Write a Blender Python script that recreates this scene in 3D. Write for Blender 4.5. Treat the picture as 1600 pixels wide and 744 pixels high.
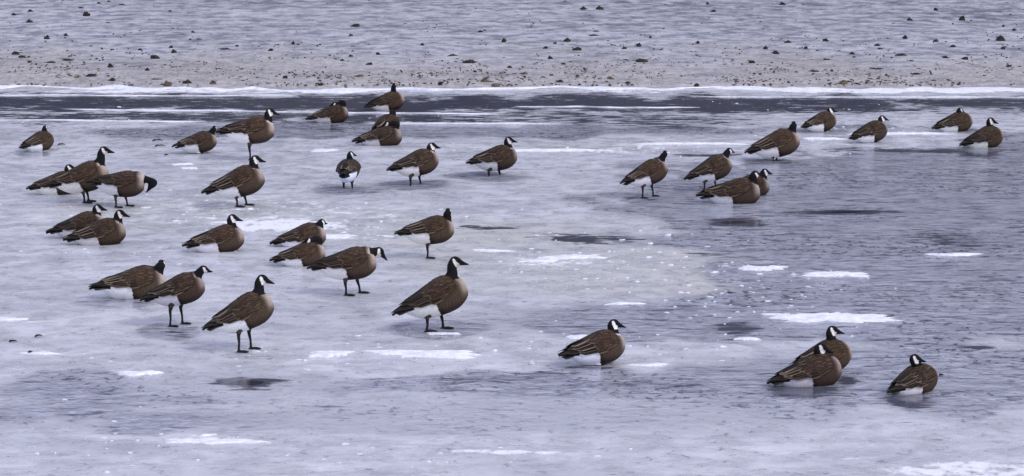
import bpy, math, random
import numpy as np
from math import radians, sin, cos, pi, tan, atan2, sqrt

scene = bpy.context.scene
for o in list(bpy.data.objects):
    bpy.data.objects.remove(o, do_unlink=True)
COL = scene.collection
random.seed(7)

# ------------------------------------------------------------------ camera
PW, PH = 1600.0, 744.0
F = 5100.0            # focal length in photo pixels
HZ = -400.0           # horizon row in photo pixels
H = 5.58              # eye height, metres
TP = (372.0 - HZ) / F
PITCH = math.atan(TP)
cd = bpy.data.cameras.new('camera')
cam = bpy.data.objects.new('camera', cd)
COL.objects.link(cam)
cam.location = (0, 0, H)
cam.rotation_euler = (pi / 2 - PITCH, 0, 0)
cd.sensor_width = 36.0
cd.lens = 36.0 * F / PW
cd.clip_start = 0.5
cd.clip_end = 20000
scene.camera = cam

# ------------------------------------------------------------------ world
SUN_EL, SUN_AZ = 42.0, 128.0     # azimuth measured from +Y (away) towards +X (right)
w = bpy.data.worlds.new('World')
scene.world = w
w.use_nodes = True
nt = w.node_tree
nt.nodes.clear()
sky = nt.nodes.new('ShaderNodeTexSky')
sky.sky_type = 'NISHITA'
sky.sun_disc = False
sky.sun_elevation = radians(SUN_EL)
sky.sun_rotation = radians(SUN_AZ)
sky.air_density = 1.0
sky.dust_density = 3.0
bgs = nt.nodes.new('ShaderNodeBackground')
bgs.inputs['Strength'].default_value = 0.07
nt.links.new(sky.outputs[0], bgs.inputs['Color'])
# overcast deck: pale lavender grey cloud, slightly brighter overhead
geo = nt.nodes.new('ShaderNodeTexCoord')
sep = nt.nodes.new('ShaderNodeSeparateXYZ')
nt.links.new(geo.outputs['Generated'], sep.inputs[0])
cr = nt.nodes.new('ShaderNodeValToRGB')
cr.color_ramp.elements[0].position = 0.0
cr.color_ramp.elements[0].color = (0.575, 0.60, 0.88, 1)
cr.color_ramp.elements[1].position = 0.85
cr.color_ramp.elements[1].color = (0.59, 0.615, 0.82, 1)
cr.color_ramp.elements.new(0.22).color = (0.605, 0.625, 0.90, 1)
nt.links.new(sep.outputs['Z'], cr.inputs['Fac'])
nz = nt.nodes.new('ShaderNodeTexNoise')
nz.inputs['Scale'].default_value = 3.0
nz.inputs['Detail'].default_value = 4.0
nt.links.new(geo.outputs['Generated'], nz.inputs['Vector'])
mr = nt.nodes.new('ShaderNodeMapRange')
mr.inputs['To Min'].default_value = 0.78
mr.inputs['To Max'].default_value = 1.22
nt.links.new(nz.outputs['Fac'], mr.inputs['Value'])
mm = nt.nodes.new('ShaderNodeMix'); mm.data_type = 'RGBA'; mm.blend_type = 'MULTIPLY'
mm.inputs['Factor'].default_value = 1.0
nt.links.new(cr.outputs['Color'], mm.inputs['A'])
nt.links.new(mr.outputs[0], mm.inputs['B'])
bgc = nt.nodes.new('ShaderNodeBackground')
bgc.inputs['Strength'].default_value = 1.62
nt.links.new(mm.outputs['Result'], bgc.inputs['Color'])
mx = nt.nodes.new('ShaderNodeMixShader')
mx.inputs[0].default_value = 0.72
wo = nt.nodes.new('ShaderNodeOutputWorld')
nt.links.new(bgs.outputs[0], mx.inputs[1])
nt.links.new(bgc.outputs[0], mx.inputs[2])
nt.links.new(mx.outputs[0], wo.inputs[0])

# ------------------------------------------------------------------ sun
sd = bpy.data.lights.new('sun', 'SUN')
sun = bpy.data.objects.new('sun', sd)
COL.objects.link(sun)
sd.energy = 1.5
sd.angle = radians(16)
sd.color = (1.0, 0.95, 0.88)
sun.rotation_euler = (radians(90 - SUN_EL), 0, radians(180 - SUN_AZ))   # lamp -Z points away from the sun
sun.location = (10, 60, 40)

scene.view_settings.view_transform = 'Standard'
scene.view_settings.look = 'None'
scene.view_settings.gamma = 1
scene.view_settings.use_curve_mapping = False
scene.view_settings.exposure = 0.08

# ------------------------------------------------------------------ helpers
def ground_at(u, v, z=0.0):
    """point of the level z seen at photo pixel (u, v); numpy friendly"""
    dx = (np.asarray(u, float) - 800.0) / F
    dy = (372.0 - np.asarray(v, float)) / F
    ry = cos(PITCH) + dy * sin(PITCH)
    rz = -sin(PITCH) + dy * cos(PITCH)
    t = (z - H) / rz
    return dx * t, ry * t

def pix_per_m(v):
    x, y = ground_at(800, v)
    depth = y * cos(PITCH) + H * sin(PITCH)
    return F / float(depth)

def mesh_object(name, verts, faces, mat, parent=None, smooth=True):
    me = bpy.data.meshes.new(name)
    me.from_pydata([tuple(p) for p in verts], [], faces)
    me.update()
    if smooth:
        me.polygons.foreach_set('use_smooth', [True] * len(me.polygons))
    if mat: me.materials.append(mat)
    o = bpy.data.objects.new(name, me)
    COL.objects.link(o)
    if parent: o.parent = parent
    return o

def point_color(me, name, arr):
    a = me.attributes.new(name, 'FLOAT_COLOR', 'POINT')
    c = np.ones((len(me.vertices), 4), np.float32)
    c[:, :arr.shape[1]] = arr
    a.data.foreach_set('color', c.ravel())

def point_vec(me, name, arr):
    a = me.attributes.new(name, 'FLOAT_VECTOR', 'POINT')
    a.data.foreach_set('vector', np.asarray(arr, np.float32).ravel())

def tag(o, label=None, cat=None, group=None, kind=None):
    if label: o['label'] = label
    if cat: o['category'] = cat
    if group: o['group'] = group
    if kind: o['kind'] = kind
    return o

def hash2(ix, iy, seed):
    h = (ix * 374761393 + iy * 668265263 + seed * 974711) & 0x7fffffff
    h = ((h ^ (h >> 13)) * 1274126177) & 0x7fffffff
    return ((h ^ (h >> 16)) & 0xffff) / 65535.0

def vnoise(x, y, seed=0):
    x = np.asarray(x, float); y = np.asarray(y, float)
    ix = np.floor(x).astype(np.int64); iy = np.floor(y).astype(np.int64)
    fx = x - ix; fy = y - iy
    fx = fx * fx * (3 - 2 * fx); fy = fy * fy * (3 - 2 * fy)
    a = hash2(ix, iy, seed); b = hash2(ix + 1, iy, seed)
    c = hash2(ix, iy + 1, seed); d = hash2(ix + 1, iy + 1, seed)
    return (a * (1 - fx) + b * fx) * (1 - fy) + (c * (1 - fx) + d * fx) * fy

def fbm(x, y, oct=4, seed=0):
    s = 0; a = 0.5; n = 0
    for i in range(oct):
        s = s + a * vnoise(x * 2 ** i, y * 2 ** i, seed + i * 17); n += a; a *= 0.55
    return s / n

def sstep(a, b, x):
    t = np.clip((x - a) / (b - a), 0, 1)
    return t * t * (3 - 2 * t)

# ---- node shorthand
class NT:
    def __init__(s, name):
        s.m = bpy.data.materials.new(name); s.m.use_nodes = True
        s.t = s.m.node_tree; s.t.nodes.clear()
        s.out = s.t.nodes.new('ShaderNodeOutputMaterial')
    def n(s, typ, **kw):
        nd = s.t.nodes.new(typ)
        for k, v in kw.items(): setattr(nd, k, v)
        return nd
    def l(s, a, b): s.t.links.new(a, b)
    def put(s, sock, v):
        if isinstance(v, bpy.types.NodeSocket): s.l(v, sock)
        else: sock.default_value = v
    def math(s, op, a, b=0.0, clamp=False):
        nd = s.n('ShaderNodeMath', operation=op); nd.use_clamp = clamp
        s.put(nd.inputs[0], a); s.put(nd.inputs[1], b)
        return nd.outputs[0]
    def rng(s, v, a, b, c=0.0, d=1.0, smooth=True):
        nd = s.n('ShaderNodeMapRange'); nd.interpolation_type = 'SMOOTHSTEP' if smooth else 'LINEAR'
        s.put(nd.inputs['Value'], v)
        nd.inputs['From Min'].default_value = a; nd.inputs['From Max'].default_value = b
        nd.inputs['To Min'].default_value = c; nd.inputs['To Max'].default_value = d
        return nd.outputs[0]
    def mix(s, f, a, b, mode='MIX'):
        nd = s.n('ShaderNodeMix', data_type='RGBA', blend_type=mode)
        s.put(nd.inputs['Factor'], f)
        for k, v in (('A', a), ('B', b)):
            if isinstance(v, (int, float)): v = (v, v, v)
            if isinstance(v, tuple) and len(v) == 3: v = v + (1,)
            s.put(nd.inputs[k], v)
        return nd.outputs['Result']
    def noise(s, vec, scale, detail=3.0, rough=0.55, dist=0.0):
        nd = s.n('ShaderNodeTexNoise')
        s.l(vec, nd.inputs['Vector'])
        nd.inputs['Scale'].default_value = scale; nd.inputs['Detail'].default_value = detail
        nd.inputs['Roughness'].default_value = rough; nd.inputs['Distortion'].default_value = dist
        return nd.outputs['Fac']
    def mapping(s, vec, sc, loc=(0, 0, 0)):
        nd = s.n('ShaderNodeMapping'); s.l(vec, nd.inputs['Vector'])
        nd.inputs['Scale'].default_value = sc; nd.inputs['Location'].default_value = loc
        return nd.outputs[0]
    def attr(s, name):
        return s.n('ShaderNodeAttribute', attribute_name=name)
    def principled(s, col, rough, spec=0.5, normal=None):
        p = s.n('ShaderNodeBsdfPrincipled')
        if isinstance(col, tuple) and len(col) == 3: col = col + (1,)
        s.put(p.inputs['Base Color'], col); s.put(p.inputs['Roughness'], rough)
        s.put(p.inputs['Specular IOR Level'], spec)
        if normal is not None: s.l(normal, p.inputs['Normal'])
        s.l(p.outputs[0], s.out.inputs[0])
        return p
    def bump(s, h, strength, dist, prev=None):
        b = s.n('ShaderNodeBump'); s.l(h, b.inputs['Height'])
        s.put(b.inputs['Strength'], strength); b.inputs['Distance'].default_value = dist
        if prev is not None: s.l(prev, b.inputs['Normal'])
        return b.outputs[0]

# ------------------------------------------------------------------ materials: ice and ground
def ice_material():
    t = NT('wet_ice')
    tc = t.n('ShaderNodeTexCoord').outputs['Object']
    a = t.attr('mask'); sp = t.n('ShaderNodeSeparateColor'); t.l(a.outputs['Color'], sp.inputs[0])
    water, snow, dark = sp.outputs[0], sp.outputs[1], sp.outputs[2]
    warm = a.outputs['Alpha']
    pst = t.mapping(tc, (0.7, 1.0, 1.0))
    nA = t.noise(pst, 1.1, 6, 0.62, 0.4)
    nB = t.noise(t.mapping(tc, (0.62, 0.62, 1), (7, 3, 0)), 5.0, 5, 0.66, 0.4)
    nC = t.noise(t.mapping(tc, (0.62, 0.42, 1), (1, 9, 0)), 17.0, 3, 0.62, 0.2)
    nD = t.noise(tc, 55.0, 2, 0.6)
    nR = t.noise(t.mapping(tc, (0.30, 0.95, 1), (2, 6, 0)), 8.0, 3, 0.6, 0.5)
    # broken-up masks
    wv = t.math('ADD', water, t.math('MULTIPLY', t.math('SUBTRACT', nA, 0.5), 0.5))
    wv = t.math('ADD', wv, t.math('MULTIPLY', t.math('SUBTRACT', nB, 0.5), 0.75))
    wet = t.rng(wv, 0.30, 0.64)
    sv = t.math('ADD', snow, t.math('MULTIPLY', t.math('SUBTRACT', nB, 0.5), 1.1))
    sv = t.math('ADD', sv, t.math('MULTIPLY', t.math('SUBTRACT', nC, 0.5), 0.7))
    sno = t.rng(sv, 0.52, 0.80)
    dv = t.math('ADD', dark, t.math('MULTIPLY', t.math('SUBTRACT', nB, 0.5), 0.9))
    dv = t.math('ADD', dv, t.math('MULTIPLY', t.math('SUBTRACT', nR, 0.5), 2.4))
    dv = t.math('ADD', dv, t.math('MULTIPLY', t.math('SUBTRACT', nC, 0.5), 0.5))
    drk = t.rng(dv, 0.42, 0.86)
    # colours
    ice = t.mix(t.rng(nA, 0.25, 0.75), (0.43, 0.445, 0.475), (0.63, 0.64, 0.66))
    ice = t.mix(t.rng(nB, 0.35, 0.7), t.mix(0.22, ice, (0.24, 0.25, 0.29)), ice)
    ice = t.mix(t.math('MULTIPLY', warm, t.rng(nB, 0.25, 0.6)), ice, (0.50, 0.495, 0.44))
    fleck = t.rng(nC, 0.66, 0.74)
    ice = t.mix(t.math('MULTIPLY', fleck, 0.6), ice, (0.80, 0.80, 0.83))
    gl = t.math('MULTIPLY', t.rng(nC, 0.42, 0.32), t.rng(nB, 0.62, 0.42))
    ice = t.mix(t.math('MULTIPLY', gl, 0.6), ice, (0.12, 0.125, 0.16))
    wat = t.mix(t.rng(nB, 0.3, 0.7), (0.28, 0.295, 0.345), (0.46, 0.475, 0.535))
    wat = t.mix(t.math('MULTIPLY', t.rng(nC, 0.47, 0.36), t.rng(t.noise(t.mapping(tc, (.6, .9, 1), (4, 4, 4)), .9, 3, .6), .38, .62, .12, .95)), wat, (0.07, 0.075, 0.11))
    wat = t.mix(t.math('MULTIPLY', t.rng(nR, 0.46, 0.34), 0.8), wat, (0.085, 0.092, 0.13))
    wat = t.mix(t.math('MULTIPLY', t.rng(nR, 0.60, 0.70), 0.6), wat, (0.56, 0.575, 0.63))
    ice = t.mix(t.math('MULTIPLY', t.rng(nR, 0.40, 0.30), 0.35), ice, (0.20, 0.21, 0.26))
    col = t.mix(wet, ice, wat)
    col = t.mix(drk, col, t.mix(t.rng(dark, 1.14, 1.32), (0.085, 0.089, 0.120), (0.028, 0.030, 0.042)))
    col = t.mix(sno, col, (0.78, 0.79, 0.81))
    # ripples
    rip = t.noise(t.mapping(tc, (0.55, 0.75, 1), (3, 3, 0)), 9.0, 3, 0.55, 0.4)
    rip2 = t.noise(t.mapping(tc, (0.8, 1.0, 1), (13, 5, 0)), 26.0, 2, 0.5, 0.3)
    hgt = t.math('ADD', t.math('MULTIPLY', rip, 1.0), t.math('MULTIPLY', rip2, 0.28))
    calm = t.math('SUBTRACT', 1.0, t.math('MULTIPLY', drk, 0.75))
    st = t.math('MULTIPLY', t.math('ADD', 0.10, t.math('MULTIPLY', wet, 0.26)), calm)
    b1 = t.bump(hgt, st, 0.035)
    rgh_h = t.math('ADD', nC, t.math('MULTIPLY', nD, 0.6))
    b2 = t.bump(rgh_h, t.math('MULTIPLY', t.math('SUBTRACT', 1.0, t.math('MULTIPLY', wet, 0.8)), calm), 0.006, b1)
    b3 = t.bump(nD, t.math('MULTIPLY', sno, 0.8), 0.012, b2)
    r = t.mix(wet, t.rng(nB, 0.3, 0.7, 0.16, 0.40), 0.10)
    r = t.mix(drk, r, (0.08, 0.08, 0.08))
    r = t.mix(sno, r, (0.7, 0.7, 0.7))
    p = t.principled(col, r, 0.5, b3)
    p.inputs['IOR'].default_value = 1.33
    return t.m

def flat_material():
    t = NT('frozen_mud')
    tc = t.n('ShaderNodeTexCoord').outputs['Object']
    a = t.attr('mask'); sp = t.n('ShaderNodeSeparateColor'); t.l(a.outputs['Color'], sp.inputs[0])
    mud, snow, dark = sp.outputs[0], sp.outputs[1], sp.outputs[2]
    nA = t.noise(t.mapping(tc, (0.45, 1, 1)), 0.55, 6, 0.62, 0.4)
    nB = t.noise(t.mapping(tc, (0.65, 0.55, 1), (5, 1, 0)), 3.4, 5, 0.76, 0.2)
    nC = t.noise(t.mapping(tc, (0.85, 0.34, 1), (5, 8, 0)), 11.0, 4, 0.72, 0.1)
    c = t.mix(t.rng(nB, 0.36, 0.62), (0.19, 0.193, 0.235), (0.52, 0.522, 0.545))
    dk = t.rng(t.math('ADD', dark, t.math('MULTIPLY', t.math('SUBTRACT', nA, 0.5), 1.6)), 0.3, 0.85)
    dk = t.math('MULTIPLY', dk, t.rng(nB, 0.72, 0.36))
    c = t.mix(t.math('MULTIPLY', dk, 0.85), c, (0.10, 0.103, 0.135))
    c = t.mix(t.math('MULTIPLY', t.rng(nC, 0.60, 0.72), 0.55), c, (0.72, 0.72, 0.76))
    c = t.mix(t.math('MULTIPLY', t.rng(nC, 0.40, 0.30), 0.5), c, (0.11, 0.11, 0.14))
    mdc = t.mix(t.rng(nC, 0.35, 0.65), (0.30, 0.275, 0.245), (0.50, 0.475, 0.45))
    c = t.mix(t.math('MULTIPLY', mud, t.rng(nB, 0.3, 0.55, 0.35, 0.9)), c, mdc)
    spk = t.math('MULTIPLY', mud, t.rng(t.noise(t.mapping(tc, (0.5, 1, 1), (2, 2, 2)), 14.0, 3, 0.7), 0.62, 0.68))
    c = t.mix(t.math('MULTIPLY', spk, 0.7), c, (0.13, 0.095, 0.06))
    b = t.bump(t.math('ADD', nC, nB), 0.55, 0.06)
    p = t.principled(c, t.rng(nA, 0.3, 0.7, 0.28, 0.5), 0.5, b)
    p.inputs['IOR'].default_value = 1.33
    return t.m

def snow_material():
    t = NT('old_snow')
    tc = t.n('ShaderNodeTexCoord').outputs['Object']
    n1 = t.noise(tc, 9.0, 4, 0.6); n2 = t.noise(tc, 45.0, 3, 0.6)
    c = t.mix(t.rng(n1, 0.3, 0.7), (0.62, 0.64, 0.69), (0.84, 0.85, 0.87))
    b = t.bump(t.math('ADD', n1, t.math('MULTIPLY', n2, 0.5)), 0.8, 0.02)
    p = t.principled(c, 0.6, 0.4, b)
    return t.m

MAT_ICE, MAT_FLAT, MAT_SNOW = ice_material(), flat_material(), snow_material()

# ------------------------------------------------------------------ the frozen water and the flat beyond
EDGE = 139.0          # row of the shore between frozen water and frozen flat
def build_sheets():
    us = np.concatenate([np.linspace(-4200, -250, 16)[:-1], np.arange(-250, 1851, 3.2), np.linspace(1851, 5800, 16)[1:]])
    near = np.concatenate([np.arange(EDGE, 800, 1.3), np.linspace(800, 2600, 40)[1:]])
    far = np.concatenate([np.linspace(-399.0, -120, 60)[:-1], np.arange(-120, EDGE, 1.6), [EDGE]])
    # -------- masks: patches of ice, and in D also painted goose reflections: (u, v, half width, half height, value, softness)
    W = [(1500, 400, 520, 190, .85), (1300, 290, 300, 55, .75), (1060, 505, 230, 38, .55), (1420, 600, 420, 45, .62),
         (860, 600, 330, 24, .80), (1120, 300, 260, 40, .40), (700, 650, 900, 36, .44), (260, 600, 300, 28, .42),
         (160, 660, 260, 24, .2), (600, 205, 700, 14, .7), (780, 500, 190, 26, .42), (640, 290, 260, 26, .30),
         (60, 610, 160, 40, .34), (1480, 250, 220, 22, .5), (680, 520, 90, 18, .5), (250, 525, 60, 14, .35),
         (1410, 622, 90, 14, .6), (1250, 612, 110, 14, .5)]
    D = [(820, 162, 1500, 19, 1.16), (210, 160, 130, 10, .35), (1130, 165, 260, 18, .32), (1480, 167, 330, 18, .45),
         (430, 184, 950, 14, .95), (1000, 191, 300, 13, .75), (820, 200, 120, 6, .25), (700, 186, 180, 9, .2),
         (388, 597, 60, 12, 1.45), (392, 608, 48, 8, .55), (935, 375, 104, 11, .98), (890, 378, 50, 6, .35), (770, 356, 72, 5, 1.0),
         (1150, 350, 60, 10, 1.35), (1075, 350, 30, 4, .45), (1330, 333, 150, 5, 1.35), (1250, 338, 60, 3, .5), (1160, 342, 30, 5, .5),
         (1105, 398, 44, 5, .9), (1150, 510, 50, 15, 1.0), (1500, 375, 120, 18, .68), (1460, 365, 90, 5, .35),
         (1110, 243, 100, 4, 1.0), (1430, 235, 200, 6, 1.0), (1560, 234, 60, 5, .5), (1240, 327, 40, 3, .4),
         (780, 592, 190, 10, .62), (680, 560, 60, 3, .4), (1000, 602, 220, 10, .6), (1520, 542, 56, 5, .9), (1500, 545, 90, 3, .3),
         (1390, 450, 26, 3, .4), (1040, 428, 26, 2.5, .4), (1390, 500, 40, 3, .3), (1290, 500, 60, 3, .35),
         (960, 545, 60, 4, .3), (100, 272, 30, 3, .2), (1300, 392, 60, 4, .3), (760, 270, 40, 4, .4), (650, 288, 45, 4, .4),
         (1212, 250, 45, 4, .45), (543, 297, 30, 4, .4), (1424, 627, 58, 19, 1.2), (1260, 611, 84, 17, 1.2), (1325, 592, 26, 14, .9), (925, 577, 60, 5, .4), (1145, 324, 60, 5, .5), (1532, 240, 48, 8, 1.15), (512, 201, 44, 8, .8), (604, 180, 44, 8, .8), (270, 517, 46, 8, .5), (690, 526, 56, 6, .45), (648, 291, 52, 5, .46), (768, 277, 52, 5, .46), (543, 297, 36, 4, .45), (1006, 312, 36, 5, .5), (1212, 254, 48, 5, .65), (190, 472, 70, 7, .5), (925, 575, 56, 6, .6), (58, 241, 34, 6, .6), (60, 160, 500, 19, 1.1), (1130, 410, 40, 3, .25)]  # blobs at the geese: their dark reflections painted into the ice colour
    W += [(650, 290, 70, 8, .46), (770, 276, 66, 8, .46), (543, 297, 50, 7, .46), (1006, 312, 40, 6, .6), (1212, 254, 55, 6, .7), (1145, 322, 80, 7, .7),
          (1425, 618, 60, 14, .8), (1262, 608, 80, 12, .8), (925, 577, 80, 9, .5), (272, 520, 60, 14, .6), (190, 472, 80, 10, .6), (688, 522, 60, 12, .5),
          (390, 556, 60, 8, .4), (548, 466, 70, 10, .4), (512, 200, 50, 8, .6), (600, 180, 50, 8, .6), (1535, 238, 60, 6, .6), (56, 241, 36, 6, .6), (1110, 300, 50, 6, .4)]
    S = [(330, 330, 420, 34, .38), (560, 362, 200, 16, .36), (980, 230, 230, 9, .40), (1360, 205, 220, 12, .42), (900, 236, 90, 4, .35),
         (450, 300, 300, 60, .10), (180, 230, 330, 22, .18), (640, 218, 260, 10, .22), (980, 415, 270, 50, .26), (870, 405, 120, 12, .3),
         (345, 686, 110, 7, .55), (800, 706, 130, 4, .55), (600, 700, 400, 12, .2), (560, 580, 300, 12, .15), (200, 510, 400, 20, .12), (1500, 735, 170, 17, .72),
         (1300, 716, 90, 2, .5), (1460, 700, 70, 3, .35), (120, 690, 300, 8, .12), (700, 385, 120, 10, .25), (40, 500, 60, 7, .4),
         (500, 560, 120, 7, .22), (1170, 420, 120, 18, .22), (1080, 465, 140, 14, .16), (330, 395, 160, 9, .2), (60, 380, 180, 30, .12),
         (430, 350, 80, 10, .3), (390, 143, 1400, 2.5, .35), (250, 143, 160, 7, .40), (520, 144, 140, 7, .25), (980, 143, 110, 5, .25),
         (1310, 146, 70, 7, .4), (1520, 146, 60, 7, .35), (930, 170, 190, 3, .25), (1500, 187, 150, 5, .28), (1030, 212, 200, 6, .2)]
    Y = [(960, 400, 330, 66, .6), (640, 360, 200, 30, .5), (300, 330, 250, 40, .35), (1200, 425, 150, 40, .35), (900, 230, 150, 10, .4)]
    def paint(U, V, X, Yw, lst, seed, inner=.5):
        du = (fbm(X * 1.3, Yw * 0.9, 4, seed) - .5); dv = (fbm(X * 1.3, Yw * 0.9, 4, seed + 99) - .5)
        out = np.zeros_like(U)
        for q in lst:
            u0, v0, ru, rv, val = q
            d = np.sqrt(((U + du * ru * .8 - u0) / ru) ** 2 + ((V + dv * rv * 1.3 - v0) / rv) ** 2)
            g = val * (1 - sstep(inner, 1.3, d))
            out = np.maximum(out, g) if inner < .3 else out + g
        return out
    def sheet(name, rows, mat, nearside):
        U, V = np.meshgrid(us, rows)
        X, Yw = ground_at(U, V)
        n, m = U.shape
        if nearside:
            wv = np.clip(paint(U, V, X, Yw, W, 3), 0, 1)
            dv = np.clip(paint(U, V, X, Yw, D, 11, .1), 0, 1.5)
            sv = np.clip(paint(U, V, X, Yw, S, 23), 0, 1.0)
            yv = np.clip(paint(U, V, X, Yw, Y, 31), 0, 1)
            Z = (fbm(X * 2.2, Yw * 2.2, 3, 5) - .5) * 0.010 * (1 - wv) + (fbm(X * 9, Yw * 5, 3, 8) - .5) * 0.018 * np.clip(sv * 1.5 + yv * .4, 0, 1)
            Z = np.where((V > 1200) | (V < EDGE + .5), 0, Z)
        else:
            wv = sstep(60, 128, V + (fbm(X * .6, Yw * .3, 3, 2) - .5) * 60)
            dv = paint(U, V, X, Yw, [(1200, 28, 420, 24, .5), (700, 45, 300, 12, .4), (1560, 25, 120, 10, .5), (1250, 60, 300, 14, .4),
                                     (300, 8, 400, 14, .35), (1000, 5, 700, 8, .4), (1150, 95, 200, 6, .25), (1050, 75, 150, 4, .4)], 41)
            sv = np.zeros_like(U); yv = sv
            fade = sstep(EDGE, EDGE - 6, V)
            Z = (0.03 + (fbm(X * 1.2, Yw * 1.2, 4, 5) - .5) * 0.05) * fade * sstep(-390, -250, V)
        verts = np.stack([X, Yw, Z], -1).reshape(-1, 3)
        i = np.arange(n * m).reshape(n, m)
        f = np.stack([i[:-1, :-1], i[1:, :-1], i[1:, 1:], i[:-1, 1:]], -1).reshape(-1, 4)
        me = bpy.data.meshes.new(name)
        me.vertices.add(len(verts)); me.vertices.foreach_set('co', verts.ravel())
        me.loops.add(f.size); me.loops.foreach_set('vertex_index', f.ravel())
        me.polygons.add(len(f)); me.polygons.foreach_set('loop_start', np.arange(0, f.size, 4))
        me.polygons.foreach_set('use_smooth', np.ones(len(f), bool))
        me.update(calc_edges=True)
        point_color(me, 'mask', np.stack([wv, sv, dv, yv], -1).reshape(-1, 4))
        me.materials.append(mat)
        o = bpy.data.objects.new(name, me); COL.objects.link(o)
        tag(o, kind='structure')
        return o
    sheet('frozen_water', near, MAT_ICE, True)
    sheet('ground', far, MAT_FLAT, False)
build_sheets()

def strip(name, u0, u1, vfun, wfun, hfun, mat, seed, step=6):
    """long low ridge of snow lying on the ice: centre row vfun(u), half depth wfun (m), height hfun (m)"""
    us = np.arange(u0, u1 + 1, step)
    prof = [(-1, -.03), (-.75, .45), (-.35, .9), (0, 1.0), (.35, .85), (.75, .4), (1, -.03)]
    V = []
    for u in us:
        x, y = ground_at(u, vfun(u)); x = float(x); y = float(y)
        k = min(1, (u - u0) / 60 + .05, (u1 - u) / 60 + .05)
        wd = wfun(u) * k; h = hfun(u) * k
        for j, (a, b) in enumerate(prof):
            jit = vnoise(x * 6 + j * 3.7, y * 5 + j, seed)
            V.append((x, y + a * wd * (.75 + .5 * jit), max(b * h * (.6 + .8 * jit), -.004) if b > 0 else -.006))
    n = len(prof); Fc = []
    for i in range(len(us) - 1):
        for j in range(n - 1):
            a = i * n + j
            Fc.append((a, a + n, a + n + 1, a + 1))
    o = mesh_object(name, V, Fc, mat)
    tag(o, kind='structure')
    return o
strip('snow_ridge', -700, 2300, lambda u: 138.5 + 1.8 * sin(u / 210) + 4 * (float(vnoise(u / 45, 3.0, 4)) - .5) + (1.5 if u > 400 else -2.5 * (400 - u) / 400),
      lambda u: .04 + .42 * float(vnoise(u / 55, 1.0, 9)) ** 1.6, lambda u: .010 + .026 * float(vnoise(u / 40, 8.0, 2)), MAT_SNOW, 3)
for (a, b, v0, v1, wd) in ((-300, 480, 148.5, 150, .06), (90, 800, 171, 178.5, .10), (-300, 330, 186, 190, .08), (560, 900, 192, 194, .06),
                           (1080, 1900, 152, 152.5, .05), (790, 1100, 167, 168, .08)):
    strip('ice_seam', a, b, lambda u, a=a, b=b, v0=v0, v1=v1: v0 + (v1 - v0) * (u - a) / (b - a) + 2.2 * (float(fbm(u / 90, a * .1, 3, 1)) - .5),
          lambda u, wd=wd: wd * (.02 + 1.5 * max(0, float(vnoise(u / 32, wd * 40, 5)) - .40)), lambda u: .012, MAT_SNOW, 8, 8)

# ------------------------------------------------------------------ snow patches and floes
SNOW = [  # u, v, w, h, thickness, label
 (1290, 491, 176, 17, .045, 'largest white snow covered floe, lying behind the two front geese that sit close together'),
 (1308, 425, 82, 11, .03, 'angular white ice slab, the right hand one of two behind the largest floe'),
 (1190, 416, 70, 9, .03, 'narrow tilted white ice slab, the left hand one of two behind the largest floe'),
 (668, 549, 158, 11, .035, 'long crusty white snow strip just in front of the standing pale breasted goose'),
 (515, 550, 66, 10, .03, 'low crumbly snow patch between the two foremost standing geese'),
 (218, 581, 56, 8, .03, 'small smooth bright white snow oval alone on grey ice at lower left'),
 (893, 399, 86, 8, .03, 'bright ragged snow patch on greenish slush, in front of the grey melt puddle'),
 (845, 406, 52, 5, .02, 'thin snow sliver joining the bright ragged patch on the greenish slush'),
 (770, 390, 66, 5, .02, 'flat white snow sliver right of the goose that stands on one leg'),
 (1488, 396, 64, 6, .02, 'thin white snow streak on dark rippled water near the right edge'),
 (1167, 528, 36, 5, .02, 'small white snow lump just in front of the black rippled opening'),
 (62, 551, 62, 4, .018, 'thin white snow sliver with a dark twig, near the left edge'),
 (508, 233, 38, 6, .02, 'small white snow lump between the tucked geese and the rear view goose'),
 (15, 497, 56, 6, .02, 'flat white snow patch cut by the left edge of the photo'),
 (345, 687, 150, 7, .018, 'long creamy snow streak on the smooth foreground ice'),
 (690, 520, 44, 4, .02, 'little snow patch under the feet of the pale breasted standing goose'),
 (975, 473, 50, 4, .02, 'short crumbly ice line on the slush behind the front sitting goose'),
 (1010, 569, 60, 4, .018, 'crumbly snow line at the breast of the front sitting goose'),
 (905, 525, 40, 6, .025, 'white snow lump behind the back of the front sitting goose'),
 (500, 366, 120, 9, .02, 'wide thin snow crust behind the pair of sitting geese in mid photo'),
 (285, 255, 30, 4, .02, 'small snow lump on the ice left of the goose with the dark wing stripes'),
 (297, 261, 22, 5, .02, 'little bright ice lump in front of the sitting goose at upper left'),
 (855, 233, 130, 6, .03, 'left half of the bright snow line on the ice shelf at upper middle'),
 (1085, 223, 130, 5, .03, 'bright snow line at the edge of the ice shelf, right of upper middle'),
 (1410, 207, 150, 5, .025, 'bright snow line in front of the two geese at far upper right'),
 (1290, 215, 60, 5, .025, 'short bright snow line beside the goose standing tall at upper right'),
]
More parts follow.
